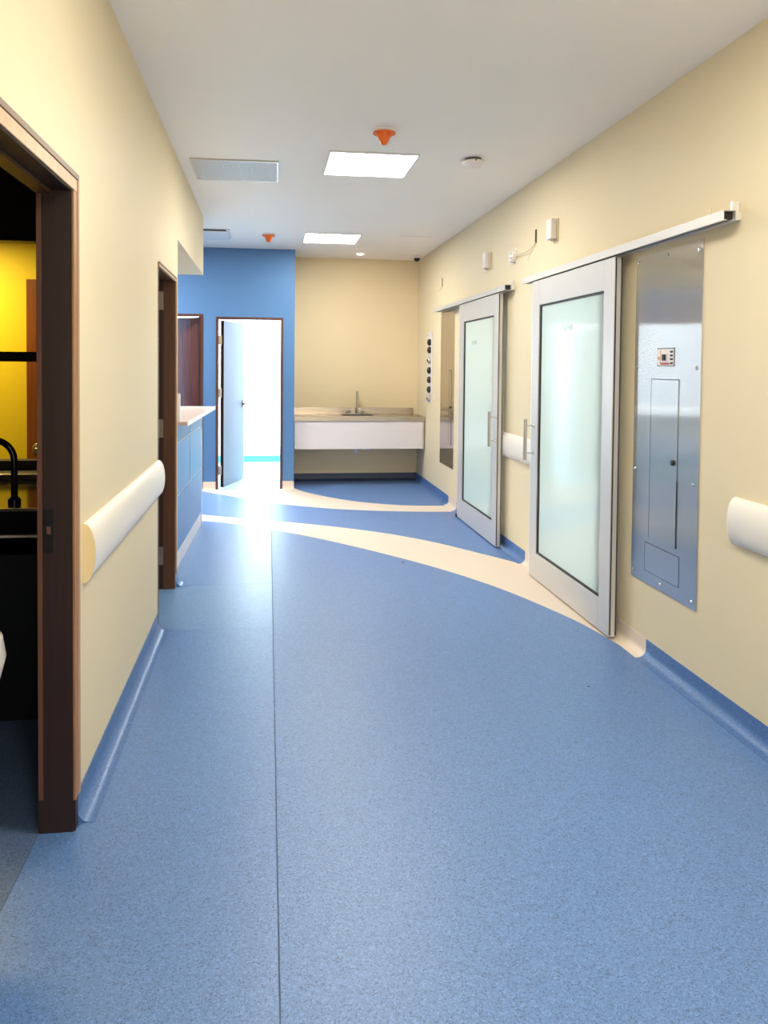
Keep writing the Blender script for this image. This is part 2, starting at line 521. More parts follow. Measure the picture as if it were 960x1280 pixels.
# treatment rooms behind the sliding doors
struct('wall_treatment_far', box(4.5, 4.6, 2.4, 8.8, 0, H), M['white'])
struct('wall_treatment_near', box(R + 0.12, 4.5, 2.4, 2.5, 0, H), M['white'])
struct('wall_treatment_end', box(R + 0.12, 4.5, 8.7, 8.8, 0, H), M['white'])
struct('wall_treatment_middle', box(R + 0.12, 4.5, 5.72, 5.8, 0, H), M['white'])


# ------------------------------------------------------------------ coved skirting
def cove(wall, sgn, a, b, hb=0.095, r=0.045, along='Y', t=0.004):
    """coved vinyl skirting: upright, then a quarter round out onto the floor"""
    p = [(wall, 0.0), (wall, hb), (wall + sgn * t, hb), (wall + sgn * t, r)]
    for k in range(1, 9):
        an = PI / 2 * k / 8
        p.append((wall + sgn * (t + r - r * math.cos(an)), 0.0014 + (r - 0.0014) * (1 - math.sin(an))))
    p += [(wall + sgn * (t + r + 0.012), 0.0012), (wall + sgn * (t + r + 0.012), 0.0)]
    return prism(bm_new(), p, 'Y' if along == 'Y' else 'X', a, b)


for a, b, k in ((YB, 3.715, 'bluecove'), (3.715, 5.60, 'creamv'), (5.60, 7.74, 'bluecove'), (7.74, 8.10, 'creamv'), (8.10, YA, 'bluecove')):
    struct('baseboard_right', cove(R, -1, a, b), M[k], smooth=True, label=('cream' if k == 'creamv' else 'blue') + ' coved vinyl skirting of the right wall')
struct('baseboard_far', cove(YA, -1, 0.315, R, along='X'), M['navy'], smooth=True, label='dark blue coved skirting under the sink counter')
for a, b in ((YB, D1A - 0.07), (D1B + 0.045, 4.375), (5.235, 5.338)):
    struct('baseboard_left', cove(L, 1, a, b), M['bluecove'], smooth=True, label='blue coved vinyl skirting of the left wall')
for a, b in ((LDB + fr, BDA - fr), (BDB + fr, 0.315)):
    struct('baseboard_far_left', cove(YF, -1, a, b, along='X', r=0.03), M['creamv'], smooth=True, label='cream coved skirting of the blue wall')
struct('baseboard_side_room', box(-2.3, 1.95, 11.915, 11.93, 0, 0.10), M['aquacove'], label='aqua skirting in the bright room')


# ------------------------------------------------------------------ door frames and leaves
def jamb_set_x(root, x0, x1, ya, yb, zt, mt, stop=True):
    """timber lining of an opening in a wall normal to X"""
    obj('jamb', box(x0, x1, ya - fr, ya, 0, zt), mt, root)
    obj('jamb', box(x0, x1, yb, yb + fr, 0, zt), mt, root)
    obj('head', box(x0, x1, ya - fr, yb + fr, zt, zt + fr), mt, root)


def casing_x(root, x0, x1, ya, yb, zt, wdt, mt, near=True):
    if near: obj('casing', box(x0, x1, ya - wdt, ya - 0.004, 0.10, zt + 0.004, 0.002), M['casing2'], root)
    obj('casing', box(x0, x1, yb + 0.004, yb + wdt * .73, 0.10, zt + 0.004, 0.002), M['casing2'], root)
    obj('casing', box(x0, x1, ya - wdt * .72, yb + wdt * .72, zt + 0.0045, zt + wdt * .70, 0.002), mt, root)
    obj('casing_edge', box(x0, x1 + 0.003, ya - wdt, yb + wdt, zt + wdt * .72, zt + wdt, 0.001), M['taupe'], root)
    obj('casing_edge', box(x0, x1 + 0.003, yb + wdt * .74, yb + wdt, 0.10, zt + wdt * .71, 0.001), M['taupe2'], root)


d1 = sroot('door_1', (L, 2.05, 0), 'dark timber doorway on the left leading to the wash room')
jamb_set_x(d1, WL - 0.001, L + 0.002, D1A, D1B, D1Z, M['frame_dark'])
casing_x(d1, L + 0.0005, L + 0.009, D1A, D1B, D1Z, 0.062, M['casing'])
obj('door_stop', box(WL, WL + 0.014, D1B - 0.003, D1B, 0.11, D1Z - 0.003), M['stop'], d1)
obj('door_stop', box(WL, WL + 0.045, D1A, D1B, D1Z - 0.012, D1Z), M['frame_mid'], d1)
sp = obj('strike_plate', box(WL + 0.018, WL + 0.050, D1B - 0.0025, D1B, 0.90, 1.04, 0.001), M['darkcab'], d1)
obj('latch_hole', box(WL + 0.028, WL + 0.040, D1B - 0.004, D1B - 0.0025, 0.962, 0.985), M['stop'], sp)
obj('casing_foot', box(L + 0.0005, L + 0.008, D1B + 0.004, D1B + 0.04, 0.0, 0.099), M['frame_dark'], d1)

d2 = sroot('door_2', (L, 4.8, 0), 'second dark timber doorway on the left wall')
jamb_set_x(d2, WL + 0.030, L + 0.002, D2A, D2B, D2Z, M['frame_mid'])
casing_x(d2, L + 0.0005, L + 0.009, D2A, D2B, D2Z, 0.030, M['casing'], False)
obj('rebate', box(WL - 0.001, WL + 0.030, D2B + 0.0035, D2B + 0.03, 0, D2Z + fr), M['frame_dark'], d2)
lf = obj('door_leaf', box(-1.56, WL - 0.012, 5.20, 5.24, 0.012, D2Z, 0.003), M['leaf_orange'], d2)
rs = obj('lock_rose', lathe(bm_new(), [(0.0, 5.2), (0.034, 5.2), (0.034, 5.192), (0.028, 5.188), (0.0, 5.188)], (-1.49, 0, 0.945), 'Y', 20), M['satin'], lf, True)
obj('lever', tube(bm_new(), [(-1.49, 5.188, 0.945), (-1.49, 5.15, 0.945), (-1.47, 5.145, 0.945), (-1.38, 5.145, 0.945)], 0.009), M['satin'], lf, True)
for z in (0.225, 1.075, 1.92):
    hg = obj('hinge', box(WL - 0.002, WL + 0.030, D2B + 0.0, D2B + 0.003, z - 0.06, z + 0.06), M['satin'], d2)

d3 = sroot('door_3', (-1.2, YF, 0), 'half open brown timber door in the blue wall above the nurse counter')
for a in ((LDA - fr, LDA), (LDB, LDB + fr)):
    obj('jamb', box(a[0], a[1], YF - 0.006, YF + 0.1, 0, 2.105), M['frame_red'], d3)
obj('head', box(LDA, LDB, YF - 0.006, YF + 0.1, 2.075, 2.105), M['frame_red'], d3)
k = box(-0.86, 0, 0, 0.04, 0.012, 2.070, 0.002)
bmesh.ops.rotate(k, verts=k.verts, cent=(0, 0, 0), matrix=Matrix.Rotation(math.radians(-38), 3, 'Z'))
bmesh.ops.translate(k, verts=k.verts, vec=(LDB - 0.028, YF + 0.075, 0))
obj('door_leaf', k, M['leaf_brown'], d3)
obj('door_stop', box(LDB - 0.026, LDB, YF + 0.03, YF + 0.07, 0, 2.075), M['frame_dark'], d3)

d4 = sroot('door_4', (-0.22, YF, 0), 'open doorway in the blue wall into a bright room')
for a in ((BDA - fr, BDA), (BDB, BDB + fr)):
    obj('jamb', box(a[0], a[1], YF - 0.006, YF + 0.1, 0, BDZ + fr), M['frame_red'], d4)
obj('head', box(BDA, BDB, YF - 0.006, YF + 0.1, BDZ, BDZ + fr), M['frame_red'], d4)
lf = box(0, 0.72, -0.02, 0.02, 0.012, BDZ - 0.008, 0.002)
bmesh.ops.rotate(lf, verts=lf.verts, cent=(0, 0, 0), matrix=Matrix.Rotation(math.radians(72), 3, 'Z'))
bmesh.ops.translate(lf, verts=lf.verts, vec=(BDA + 0.04, YF + 0.10, 0))
lf = obj('door_leaf', lf, M['leaf_pale'], d4)
ed = box(-0.004, 0.0, -0.02, 0.02, 0.012, BDZ - 0.008)
bmesh.ops.rotate(ed, verts=ed.verts, cent=(0, 0, 0), matrix=Matrix.Rotation(math.radians(72), 3, 'Z'))
bmesh.ops.translate(ed, verts=ed.verts, vec=(BDA + 0.04, YF + 0.10, 0))
obj('edge_strip', ed, M['frame_dark'], lf)
ca, sa = math.cos(math.radians(72)), math.sin(math.radians(72))


def leafpt(u, v, z): return (BDA + 0.04 + u * ca - v * sa, YF + 0.10 + u * sa + v * ca, z)


obj('lever_handle', tube(bm_new(), [leafpt(0.66, -0.02, 1.0), leafpt(0.66, -0.065, 1.0), leafpt(0.645, -0.07, 1.0), leafpt(0.55, -0.07, 1.0)], 0.012), M['groove'], lf, True)
obj('lock_plate', tube(bm_new(), [leafpt(0.66, -0.019, 0.955), leafpt(0.66, -0.026, 0.956), leafpt(0.66, -0.026, 1.045)], 0.012, 8), M['satin'], lf, True)
for z in (0.22, 1.16, 1.80):
    obj('hinge', box(BDA, BDA + 0.036, YF + 0.07, YF + 0.096, z - 0.055, z + 0.055), M['satin'], d4)


# ------------------------------------------------------------------ sliding glass doors
def sliding_door(y0, y1, gy0, gy1, gz0, gz1, hy, label, marks):
    x0, x1 = 1.873, 1.913
    z0, z1 = 0.012, 2.108
    t = thing('sliding_glass_door', label, 'sliding door', (x1, (y0 + y1) / 2, z0), 'aluminium sliding doors with frosted glass')
    obj('stile', box(x0, x1, y0, gy0, z0, z1, 0.0025), M['alu'], t)
    obj('stile', box(x0, x1, gy1, y1, z0, z1, 0.0025), M['alu'], t)
    obj('top_rail', box(x0 + 0.0006, x1 - 0.0006, gy0, gy1, gz1, z1, 0.001), M['alu'], t)
    obj('bottom_rail', box(x0 + 0.0006, x1 - 0.0006, gy0, gy1, z0, gz0, 0.001), M['alu'], t)
    obj('edge_strip', box(x0 + 0.004, x1 - 0.004, y1, y1 + 0.022, z0, z1, 0.002), M['alu_edge'], t)
    obj('brush_seal', box(x0 + 0.005, x0 + 0.011, y0 - 0.004, y0, z0 + 0.01, z1 - 0.004), M['black'], t)
    obj('brush_seal', box(x1 - 0.003, x1 + 0.004, y0 - 0.002, y0 + 0.012, z0 + 0.01, z1 - 0.004), M['groove'], t)
    k = bm_new(); s = 0.016
    bx(k, x0 + 0.006, x0 + 0.016, gy1 - s, gy1, gz0, gz1)
    bx(k, x0 + 0.006, x0 + 0.016, gy0, gy1 - s, gz1 - s * 0.8, gz1)
    bx(k, x0 + 0.006, x0 + 0.016, gy0, gy1 - s, gz0, gz0 + s * 0.8)
    obj('gasket', k, M['black'], t)
    p = obj('glass_pane', box(x0 + 0.016, x0 + 0.024, gy0, gy1, gz0, gz1), M['glass'], t)
    # small faint marking printed on the glass
    k = bm_new(); yy, zz = marks
    n = 7
    for i in range(n):
        y = yy - i * 0.024
        hgt = 0.030 if i % 3 else 0.042
        pts = [(x0 + 0.0156, y - 0.009 + 0.009 * math.cos(a), zz + hgt / 2 + hgt / 2 * math.sin(a)) for a in [q * PI / 5 for q in range(0, 9 if i % 2 else 11)]]
        tube(k, pts, 0.0013, 4)
    obj('glass_marking', k, M['mark'], p)
    h = obj('pull_handle', tube(bm_new(), [(x0 - 0.062, hy, 0.845), (x0 - 0.062, hy, 1.135)], 0.0125, 14), M['satin'], t, True)
    for z in (0.893, 1.088):
        obj('standoff', lathe(bm_new(), [(0.014, x0), (0.014, x0 - 0.006), (0.007, x0 - 0.007), (0.007, x0 - 0.055)], (0, hy, z), 'X', 12), M['chrome'], h, True)
    return t


sliding_door(3.985, 5.285, 4.118, 5.150, 0.193, 1.937, 5.225, 'nearer aluminium sliding door with frosted glass beside the steel panel', (4.76, 1.735))
sliding_door(6.105, 7.400, 6.228, 7.228, 0.205, 1.937, 6.118, 'farther aluminium sliding door with frosted glass and handle on its near edge', (6.97, 1.71))


def track(y0, y1, label, near_open):
    x0, x1, z0, z1 = 1.868, 1.924, 2.118, 2.160
    t = thing('door_track_rail', label, 'track', (1.958, (y0 + y1) / 2, z0), 'aluminium tracks above the sliding doors')
    k = bm_new()
    w_ = 0.003
    bx(k, x0, x0 + w_, y0, y1, z0, z1); bx(k, x1 - w_, x1, y0, y1, z0, z1)
    bx(k, x0 + w_, x1 - w_, y0, y1, z1 - w_, z1)
    bx(k, x0 + w_, x0 + 0.016, y0, y1, z0, z0 + w_); bx(k, x1 - 0.016, x1 - w_, y0, y1, z0, z0 + w_)
    obj('channel', k, M['alu'], t)
    obj('roller_guide', box(x0 + 0.018, x1 - 0.018, y0 + 0.06, y1 - 0.01, z0 + 0.004, z0 + 0.034), M['black'], t)
    obj('end_shadow_stop', box(x0 + w_, x1 - w_, y0 + 0.02, y0 + 0.05, z0 + 0.004, z1 - w_), M['black'], t)
    obj('wall_plate', box(x1, 1.958, y0 + 0.02, y1, z0 + 0.006, z1 - 0.004), M['alu_edge'], t)
    for i, f in enumerate((0.012, 0.30, 0.55, 0.80)):
        y = y0 + f * (y1 - y0)
        b = obj('fixing_bracket', box(1.925, 1.956, y, y + 0.012, z1 - 0.004, z1 + (0.042 if i == 0 else 0.016)), M['alu_edge'], t)
    obj('fixing_peg', box(1.905, 1.911, y0 + 0.16, y0 + 0.166, z1, z1 + 0.04), M['creamp'], t)
    return t


track(2.977, 5.515, 'longer aluminium track along the wall above the nearer sliding door', True)
track(5.930, 8.555, 'aluminium track along the wall above the farther sliding door', True)
tag(obj('floor_guide', box(1.868, 1.890, 7.425, 7.455, 0.0015, 0.030, 0.003), M['black'], loc=(1.88, 7.44, 0)), 'small black floor guide at the far foot of the farther sliding door', 'guide')


# ------------------------------------------------------------------ steel electrical panels
def screw(x, y, z, parent):
    k = lathe(bm_new(), [(0.0, x), (0.0095, x), (0.0095, x - 0.002), (0.006, x - 0.006), (0.0, x - 0.007)], (0, y, z), 'X', 10)
    obj('screw', k, M['chrome'], parent, True)


def groove_rect(y0, y1, z0, z1, x, w_=0.0022, sides='lrtb'):
    k = bm_new()
    if 'l' in sides: bx(k, x - 0.0004, x, y1 - w_, y1, z0, z1)
    if 'r' in sides: bx(k, x - 0.0004, x, y0, y0 + w_, z0, z1)
    if 't' in sides: bx(k, x - 0.0004, x, y0 + w_, y1 - w_, z1 - w_, z1)
    if 'b' in sides: bx(k, x - 0.0004, x, y0 + w_, y1 - w_, z0, z0 + w_)
    return k


def electric_panel(ya, yb, za, zb, dy0, dy1, dz0, dz1, label, full):
    x = R - 0.0005
    t = thing('electrical_panel', label, 'electrical panel', (x, (ya + yb) / 2, za), 'brushed steel electrical panels')
    xf = x - 0.004
    st = M['steel' if full else 'steel_far']
    obj('cover_plate', box(xf, x, ya, yb, za, zb), st, t)
    dr = obj('access_door', box(xf - 0.0018, xf, dy0, dy1, dz0, dz1), st, t)
    obj('seam', groove_rect(dy0 - 0.002, dy1 + 0.002, dz0 - 0.002, dz1 + 0.002, xf - 0.0016, 0.0032 if full else 0.006, 'ltr'), M['groove'], t)
    obj('hinge_gap', box(xf - 0.0028, xf - 0.0018, dy0 - 0.004, dy0 + 0.0035, dz0, dz0 + 0.40 * (dz1 - dz0) if full else dz1), M['black'], dr)
    ly = dy0 + 0.035
    obj('lock', lathe(bm_new(), [(0.0, xf - 0.0018), (0.014, xf - 0.0018), (0.014, xf - 0.010), (0.010, xf - 0.013), (0.0, xf - 0.013)], (0, ly, dz0 + 0.505 * (dz1 - dz0)), 'X', 14), M['black'], dr, True)
    if full:
        obj('lower_plate', box(xf - 0.001, xf, 3.415, 3.745, 0.452, 0.597), M['steel'], t)
        obj('lower_seam', groove_rect(3.413, 3.747, 0.450, 0.599, xf - 0.0012, 0.0018), M['groove'], t)
        for y, z in ((3.865, 2.062), (3.574, 2.062), (3.292, 2.045), (3.863, 1.507), (3.297, 1.504), (3.865, 0.965), (3.302, 0.964), (3.867, 0.423), (3.582, 0.418), (3.297, 0.418)):
            screw(xf, y, z, t)
        # main breaker behind a square cut-out
        b = obj('breaker_window', box(xf - 0.0012, xf, 3.490, 3.655, 1.512, 1.602), M['groove'], t)
        obj('breaker_body', box(xf - 0.003, xf - 0.0012, 3.495, 3.650, 1.516, 1.598), M['plastic'], b)
        obj('breaker_insert', box(xf - 0.006, xf - 0.003, 3.540, 3.612, 1.533, 1.580, 0.0008), M['lam_white'], b)
        obj('switch_lever', box(xf - 0.014, xf - 0.006, 3.562, 3.590, 1.540, 1.571, 0.002), M['black'], b)
        obj('red_strip', box(xf - 0.0036, xf - 0.003, 3.535, 3.612, 1.519, 1.530), M['red'], b)
        obj('rating_strip', box(xf - 0.0036, xf - 0.003, 3.614, 3.624, 1.519, 1.592), M['gold'], b)
        obj('rating_strip', box(xf - 0.0036, xf - 0.003, 3.626, 3.646, 1.545, 1.560), M['gold'], b)
        for zz in (1.522, 1.542, 1.560, 1.578):
            obj('terminal', box(xf - 0.0040, xf - 0.003, 3.500, 3.528, zz, zz + 0.010), M['groove'], b)
    else:
        for y in (ya + 0.04, yb - 0.04):
            for z in (za + 0.04, zb - 0.04): screw(xf, y, z, t)
        screw(xf, (ya + yb) / 2, za + 0.04, t)
    return t


electric_panel(3.262, 3.894, 0.386, 2.092, 3.445, 3.708, 0.632, 1.446, 'tall brushed steel electrical panel with breaker window right of the sliding doors', True)
electric_panel(7.915, 8.556, 0.408, 2.108, 8.02, 8.136, 0.655, 1.462, 'tall steel panel beyond the farther sliding door', False)

# vertical strip of gas and power outlets
t = thing('outlet_strip', 'white vertical plate of round black outlets near the sink counter', 'outlet plate', (R, 9.16, 1.06))
obj('plate', box(R - 0.010, R, 9.02, 9.295, 1.06, 1.918, 0.003), M['plastic'], t)
for i, z in enumerate((1.795, 1.700, 1.575, 1.455, 1.340, 1.222, 1.115)):
    ring = i in (2, 6)
    o = obj('outlet', lathe(bm_new(), [(0.0, R - 0.010), (0.040, R - 0.010), (0.040, R - 0.030), (0.033, R - 0.042), (0.0, R - 0.042)], (0, 9.10, z), 'X', 16), M['satin' if ring else 'blackgloss'], t, True)
    obj('outlet_core', lathe(bm_new(), [(0.0, R - 0.042), (0.018, R - 0.042), (0.015, R - 0.048), (0.0, R - 0.048)], (0, 9.10, z), 'X', 12), M['black'], o, True)
for i, z in enumerate((1.89, 1.085)):
    screw(R - 0.010, 9.25, z, t)

# light switch in the alcove corner
t = thing('light_switch', 'small cream switch plate high in the corner above the sink counter', 'switch', (R, 9.76, 1.40))
obj('plate', box(R - 0.008, R, 9.715, 9.80, 1.40, 1.535, 0.002), M['creamp'], t)
obj('rocker', box(R - 0.012, R - 0.008, 9.742, 9.773, 1.44, 1.495, 0.001), M['plastic'], t)


# ------------------------------------------------------------------ wall guards
def guard_profile(wall, sgn, z0, z1, dep):
    p = [(wall, z0), (wall, z1)]
    zc, hh = (z0 + z1) / 2, (z1 - z0) / 2
    for k in range(1, 16):
        a = PI / 2 - PI * k / 16
        p.append((wall + sgn * dep * abs(math.cos(a)) ** 0.85, zc + hh * math.sin(a)))
    return p


def wall_guard(sgn, wall, y0, y1, label, round_far):
    z0, z1, dep = 0.762, 0.962, 0.040
    t = thing('wall_handrail', label, 'handrail', (wall, (y0 + y1) / 2, z0), 'cream wall guard handrails')
    bm = bm_new()
    c = 0.006
    prism(bm, guard_profile(wall, sgn, z0, z1, dep), 'Y', y0 + c, y1 - c)
    obj('guard_cover', bm, M['rail'], t, True)
    for a, b in ((y0, y0 + c), (y1 - c, y1)):
        obj('end_cap', prism(bm_new(), guard_profile(wall, sgn, z0 - 0.001, z1 + 0.001, dep + 0.001), 'Y', a, b), M['railcap'] if (a == y0 and sgn > 0) else M['rail'], t, True)
    return t


wall_guard(1, L, 2.645, 4.40, 'cream wall guard handrail on the left wall between two doorways', False)
wall_guard(-1, R, 5.42, 6.30, 'short cream wall guard handrail between the two sliding doors', True)
wall_guard(-1, R, 0.9, 2.985, 'cream wall guard handrail at the right edge nearest the viewer', True)


# ------------------------------------------------------------------ boxes and wires on the right wall
def alarm_box(y, z0, label):
    t = thing('emergency_lamp_box', label, 'wall box', (R, y, z0), 'small white boxes high on the right wall')
    obj('back_plate', box(R - 0.012, R, y, y + 0.10, z0, z0 + 0.150, 0.003), M['creamp'], t)
    obj('housing', box(R - 0.055, R - 0.012, y + 0.006, y + 0.094, z0 + 0.008, z0 + 0.148, 0.008, 3), M['plastic'], t, True)
    obj('sensor_tip', lathe(bm_new(), [(0.0, z0 - 0.008), (0.010, z0 - 0.006), (0.014, z0 + 0.008)], (R - 0.035, y + 0.03, 0), 'Z', 12), M['satin'], t, True)
    return t


alarm_box(5.03, 2.372, 'small white box on the wall above the nearer sliding door')
alarm_box(6.62, 2.372, 'small white box on the wall above the farther sliding door')


def wired_device(yc, zc, hy, hz, label, big):
    t = thing('wired_wall_sensor', label, 'sensor', (R, yc, zc), 'unfinished wiring on the right wall')
    h = obj('wall_opening', box(R - 0.0012, R - 0.0002, hy - 0.018, hy + 0.018, hz - 0.050, hz + 0.050), M['hole'], t)
    s = 1.0 if big else 0.55
    pts = smooth_path([(R - 0.002, hy, hz - 0.045), (R - 0.02, hy + 0.05, hz - 0.085), (R - 0.025, (hy + yc) / 2, zc - 0.01), (R - 0.012, yc - 0.03 * s, zc + 0.0)], 6)
    obj('wire', tube(bm_new(), pts, 0.0035 if big else 0.0025, 6), M['wire'], t, True)
    if big:
        pts = smooth_path([(R - 0.002, hy + 0.004, hz - 0.045), (R - 0.012, hy + 0.07, hz - 0.11), (R - 0.018, hy + 0.13, hz - 0.165)], 6)
        obj('wire', tube(bm_new(), pts, 0.002, 6), M['wire'], t, True)
        obj('bracket', box(R - 0.006, R, yc - 0.02, yc + 0.13, zc - 0.055, zc - 0.025, 0.002), M['plastic'], t)
        obj('bracket', box(R - 0.006, R, yc - 0.045, yc - 0.01, zc - 0.06, zc + 0.07, 0.002), M['plastic'], t)
        r_ = obj('socket_body', lathe(bm_new(), [(0.0, R - 0.007), (0.050, R - 0.007), (0.050, R - 0.035), (0.043, R - 0.043), (0.034, R - 0.040), (0.032, R - 0.030), (0.0, R - 0.030)], (0, yc, zc), 'X', 20), M['plastic'], t, True)
        obj('lens', lathe(bm_new(), [(0.020, R - 0.030), (0.018, R - 0.044), (0.010, R - 0.050), (0.0, R - 0.051)], (0, yc, zc), 'X', 16), M['plasticw'], r_, True)
    return t


wired_device(5.95, 2.385, 5.475, 2.47, 'round white sensor hanging by wires from a slot in the wall between the white boxes', True)
wired_device(8.95, 2.39, 8.535, 2.46, 'bare wire looping from a slot in the wall near the alcove', False)


# ------------------------------------------------------------------ ceiling fittings
def light_panel(x0, x1, y0, y1, label):
    t = thing('ceiling_light', label, 'ceiling light', ((x0 + x1) / 2, (y0 + y1) / 2, H), 'square panel lights along the corridor ceiling')
    k = bm_new(); f_ = 0.012
    bx(k, x0, x1, y0, y0 + f_, H - 0.012, H); bx(k, x0, x1, y1 - f_, y1, H - 0.012, H)
    bx(k, x0, x0 + f_, y0 + f_, y1 - f_, H - 0.012, H); bx(k, x1 - f_, x1, y0 + f_, y1 - f_, H - 0.012, H)
    obj('frame', k, M['metalw'], t)
    obj('diffuser', box(x0 + f_, x1 - f_, y0 + f_, y1 - f_, H - 0.010, H - 0.002), M['glow'], t)
    return t


light_panel(0.385, 0.985, 4.985, 5.585, 'lit square panel light behind the nearer orange cap')
light_panel(0.375, 0.975, 8.075, 8.675, 'lit square panel light closest to the sink alcove')
light_panel(0.385, 0.985, 1.75, 2.35, 'lit square panel light overhead in front of the viewer')
light_panel(0.385, 0.985, -1.35, -0.75, 'lit square panel light behind the viewer')

t = thing('unlit_ceiling_light', 'unlit square fitting with prismatic acrylic lens near the left wall', 'ceiling light', (-0.235, 5.6, H))
k = bm_new(); x0, x1, y0, y1 = -0.535, 0.065, 5.31, 5.88
for a in ((x0, x1, y0, y0 + 0.008), (x0, x1, y1 - 0.008, y1), (x0, x0 + 0.008, y0 + 0.008, y1 - 0.008), (x1 - 0.008, x1, y0 + 0.008, y1 - 0.008)):
    bx(k, *a, H - 0.010, H)
obj('frame', k, M['satin'], t)
obj('acrylic_lens', box(x0 + 0.008, x1 - 0.008, y0 + 0.008, y1 - 0.008, H - 0.008, H - 0.002), M['prism'], t)

t = thing('air_diffuser', 'white square air diffuser in the ceiling before the blue wall', 'air vent', (-0.7, 8.3, H))
x0, x1, y0, y1 = -1.0, -0.40, 8.0, 8.58
k = bm_new()
for a in ((x0, x1, y0, y0 + 0.025), (x0, x1, y1 - 0.025, y1), (x0, x0 + 0.025, y0 + 0.025, y1 - 0.025), (x1 - 0.025, x1, y0 + 0.025, y1 - 0.025)):
    bx(k, *a, H - 0.006, H)
obj('frame', k, M['metalw'], t)
obj('throat', box(x0 + 0.045, x1 - 0.045, y0 + 0.045, y1 - 0.045, H - 0.020, H), M['groove'], t)
obj('plaque', box(x0 + 0.03, x1 - 0.03, y0 + 0.03, y1 - 0.03, H - 0.032, H - 0.0205, 0.004), M['metalw'], t)
for xx in (x0 + 0.035, x1 - 0.037):
    obj('side_blade', box(xx, xx + 0.002, y0 + 0.06, y1 - 0.035, H - 0.0203, H - 0.0065), M['metalw'], t)


def cap(x, y, label):
    t = thing('orange_dust_cap', label, 'dust cap', (x, y, H), 'orange dust caps on ceiling detectors')
    obj('base', lathe(bm_new(), [(0.0, H), (0.066, H), (0.066, H - 0.010), (0.056, H - 0.016), (0.0, H - 0.016)], (x, y, 0), 'Z', 28), M['plasticw'], t, True)
    c = obj('cap', lathe(bm_new(), [(0.0, H - 0.016), (0.047, H - 0.016), (0.047, H - 0.022), (0.018, H - 0.083), (0.0, H - 0.083)], (x, y, 0), 'Z', 28), M['orange'], t, True)
    obj('rim', lathe(bm_new(), [(0.048, H - 0.0165), (0.068, H - 0.0165), (0.068, H - 0.021), (0.048, H - 0.021)], (x, y, 0), 'Z', 28), M['orange'], c, True)
    return t


cap(0.675, 4.52, 'orange cone shaped dust cap on the ceiling in front of the nearer light')
cap(-0.003, 8.25, 'orange cone shaped dust cap on the ceiling near the blue wall')

t = thing('smoke_detector', 'round off white smoke detector on the ceiling near the right wall', 'detector', (1.36, 5.05, H))
c = (1.36, 5.05, 0)
obj('base', lathe(bm_new(), [(0.0, H), (0.055, H), (0.055, H - 0.014), (0.0, H - 0.014)], c, 'Z', 28), M['groove'], t, True)
obj('body', lathe(bm_new(), [(0.0, H - 0.014), (0.066, H - 0.014), (0.075, H - 0.022), (0.072, H - 0.034), (0.050, H - 0.050), (0.0, H - 0.054)], c, 'Z', 28), M['plastic'], t, True)
obj('test_button', box(1.356, 1.364, 4.972, 4.976, H - 0.030, H - 0.008), M['groove'], t)

t = thing('ceiling_downlight', 'small round lit downlight over the sink alcove', 'downlight', (1.124, 9.476, H))
c = (1.124, 9.476, 0)
obj('trim_ring', lathe(bm_new(), [(0.042, H), (0.064, H), (0.062, H - 0.004), (0.050, H - 0.006), (0.042, H - 0.004)], c, 'Z', 28), M['plasticw'], t, True)
obj('lens', lathe(bm_new(), [(0.0, H - 0.001), (0.0415, H - 0.001), (0.0415, H - 0.005), (0.034, H - 0.012), (0.018, H - 0.016), (0.0, H - 0.017)], c, 'Z', 24), M['spot'], t)

t = thing('dome_camera', 'small dome camera with black bubble in the alcove ceiling corner', 'camera', (1.848, 9.50, H))
c = (1.848, 9.50, 0)
obj('base', lathe(bm_new(), [(0.0, H), (0.060, H), (0.060, H - 0.030), (0.048, H - 0.036), (0.0, H - 0.036)], c, 'Z', 24), M['plastic'], t, True)
obj('bubble', lathe(bm_new(), [(0.040, H - 0.036)] + [(0.040 * math.cos(a * PI / 16), H - 0.036 - 0.042 * math.sin(a * PI / 16)) for a in range(1, 8)] + [(0.001, H - 0.078)], c, 'Z', 24), M['blackgloss'], t, True)

t = thing('ceiling_access_panel', 'flush painted access hatch in the ceiling before the alcove', 'access hatch', (1.575, 8.35, H))
obj('hatch', box(1.39, 1.76, 8.12, 8.56, H - 0.004, H), M['ceil'], t)
k = bm_new(); bx(k, 1.385, 1.765, 8.112, 8.118, H - 0.0025, H)
bx(k, 1.385, 1.765, 8.562, 8.568, H - 0.0025, H)
obj('seam', k, M['plastic'], t)


# ------------------------------------------------------------------ sink counter in the alcove
t = thing('sink_counter', 'wall hung steel sink worktop with white apron in the alcove', 'sink counter', (1.13, 9.7, 0.47))
cx0, cx1, cy0, cy1, zt = 0.322, 1.950, 9.38, 9.945, 0.872
sx0, sx1, sy0, sy1 = 0.92, 1.34, 9.52, 9.82
k = bm_new()
bx(k, cx0, cx1, cy0, sy0, zt - 0.05, zt); bx(k, cx0, cx1, sy1, cy1, zt - 0.05, zt)
bx(k, cx0, sx0, sy0, sy1, zt - 0.05, zt); bx(k, sx1, cx1, sy0, sy1, zt - 0.05, zt)
obj('worktop', k, M['steel2'], t)
k = bm_new()
bx(k, sx0, sx1, sy0, sy1, zt - 0.20, zt - 0.195)
bx(k, sx0, sx0 + 0.004, sy0, sy1, zt - 0.195, zt + 0.003); bx(k, sx1 - 0.004, sx1, sy0, sy1, zt - 0.195, zt + 0.003)
bx(k, sx0 + 0.004, sx1 - 0.004, sy0, sy0 + 0.004, zt - 0.195, zt + 0.003); bx(k, sx0 + 0.004, sx1 - 0.004, sy1 - 0.004, sy1, zt - 0.195, zt + 0.003)
obj('basin', k, M['chrome'], t)
obj('splashback', box(cx0, 1.90, cy1 - 0.02, cy1, zt, 0.955, 0.003), M['steel2'], t)
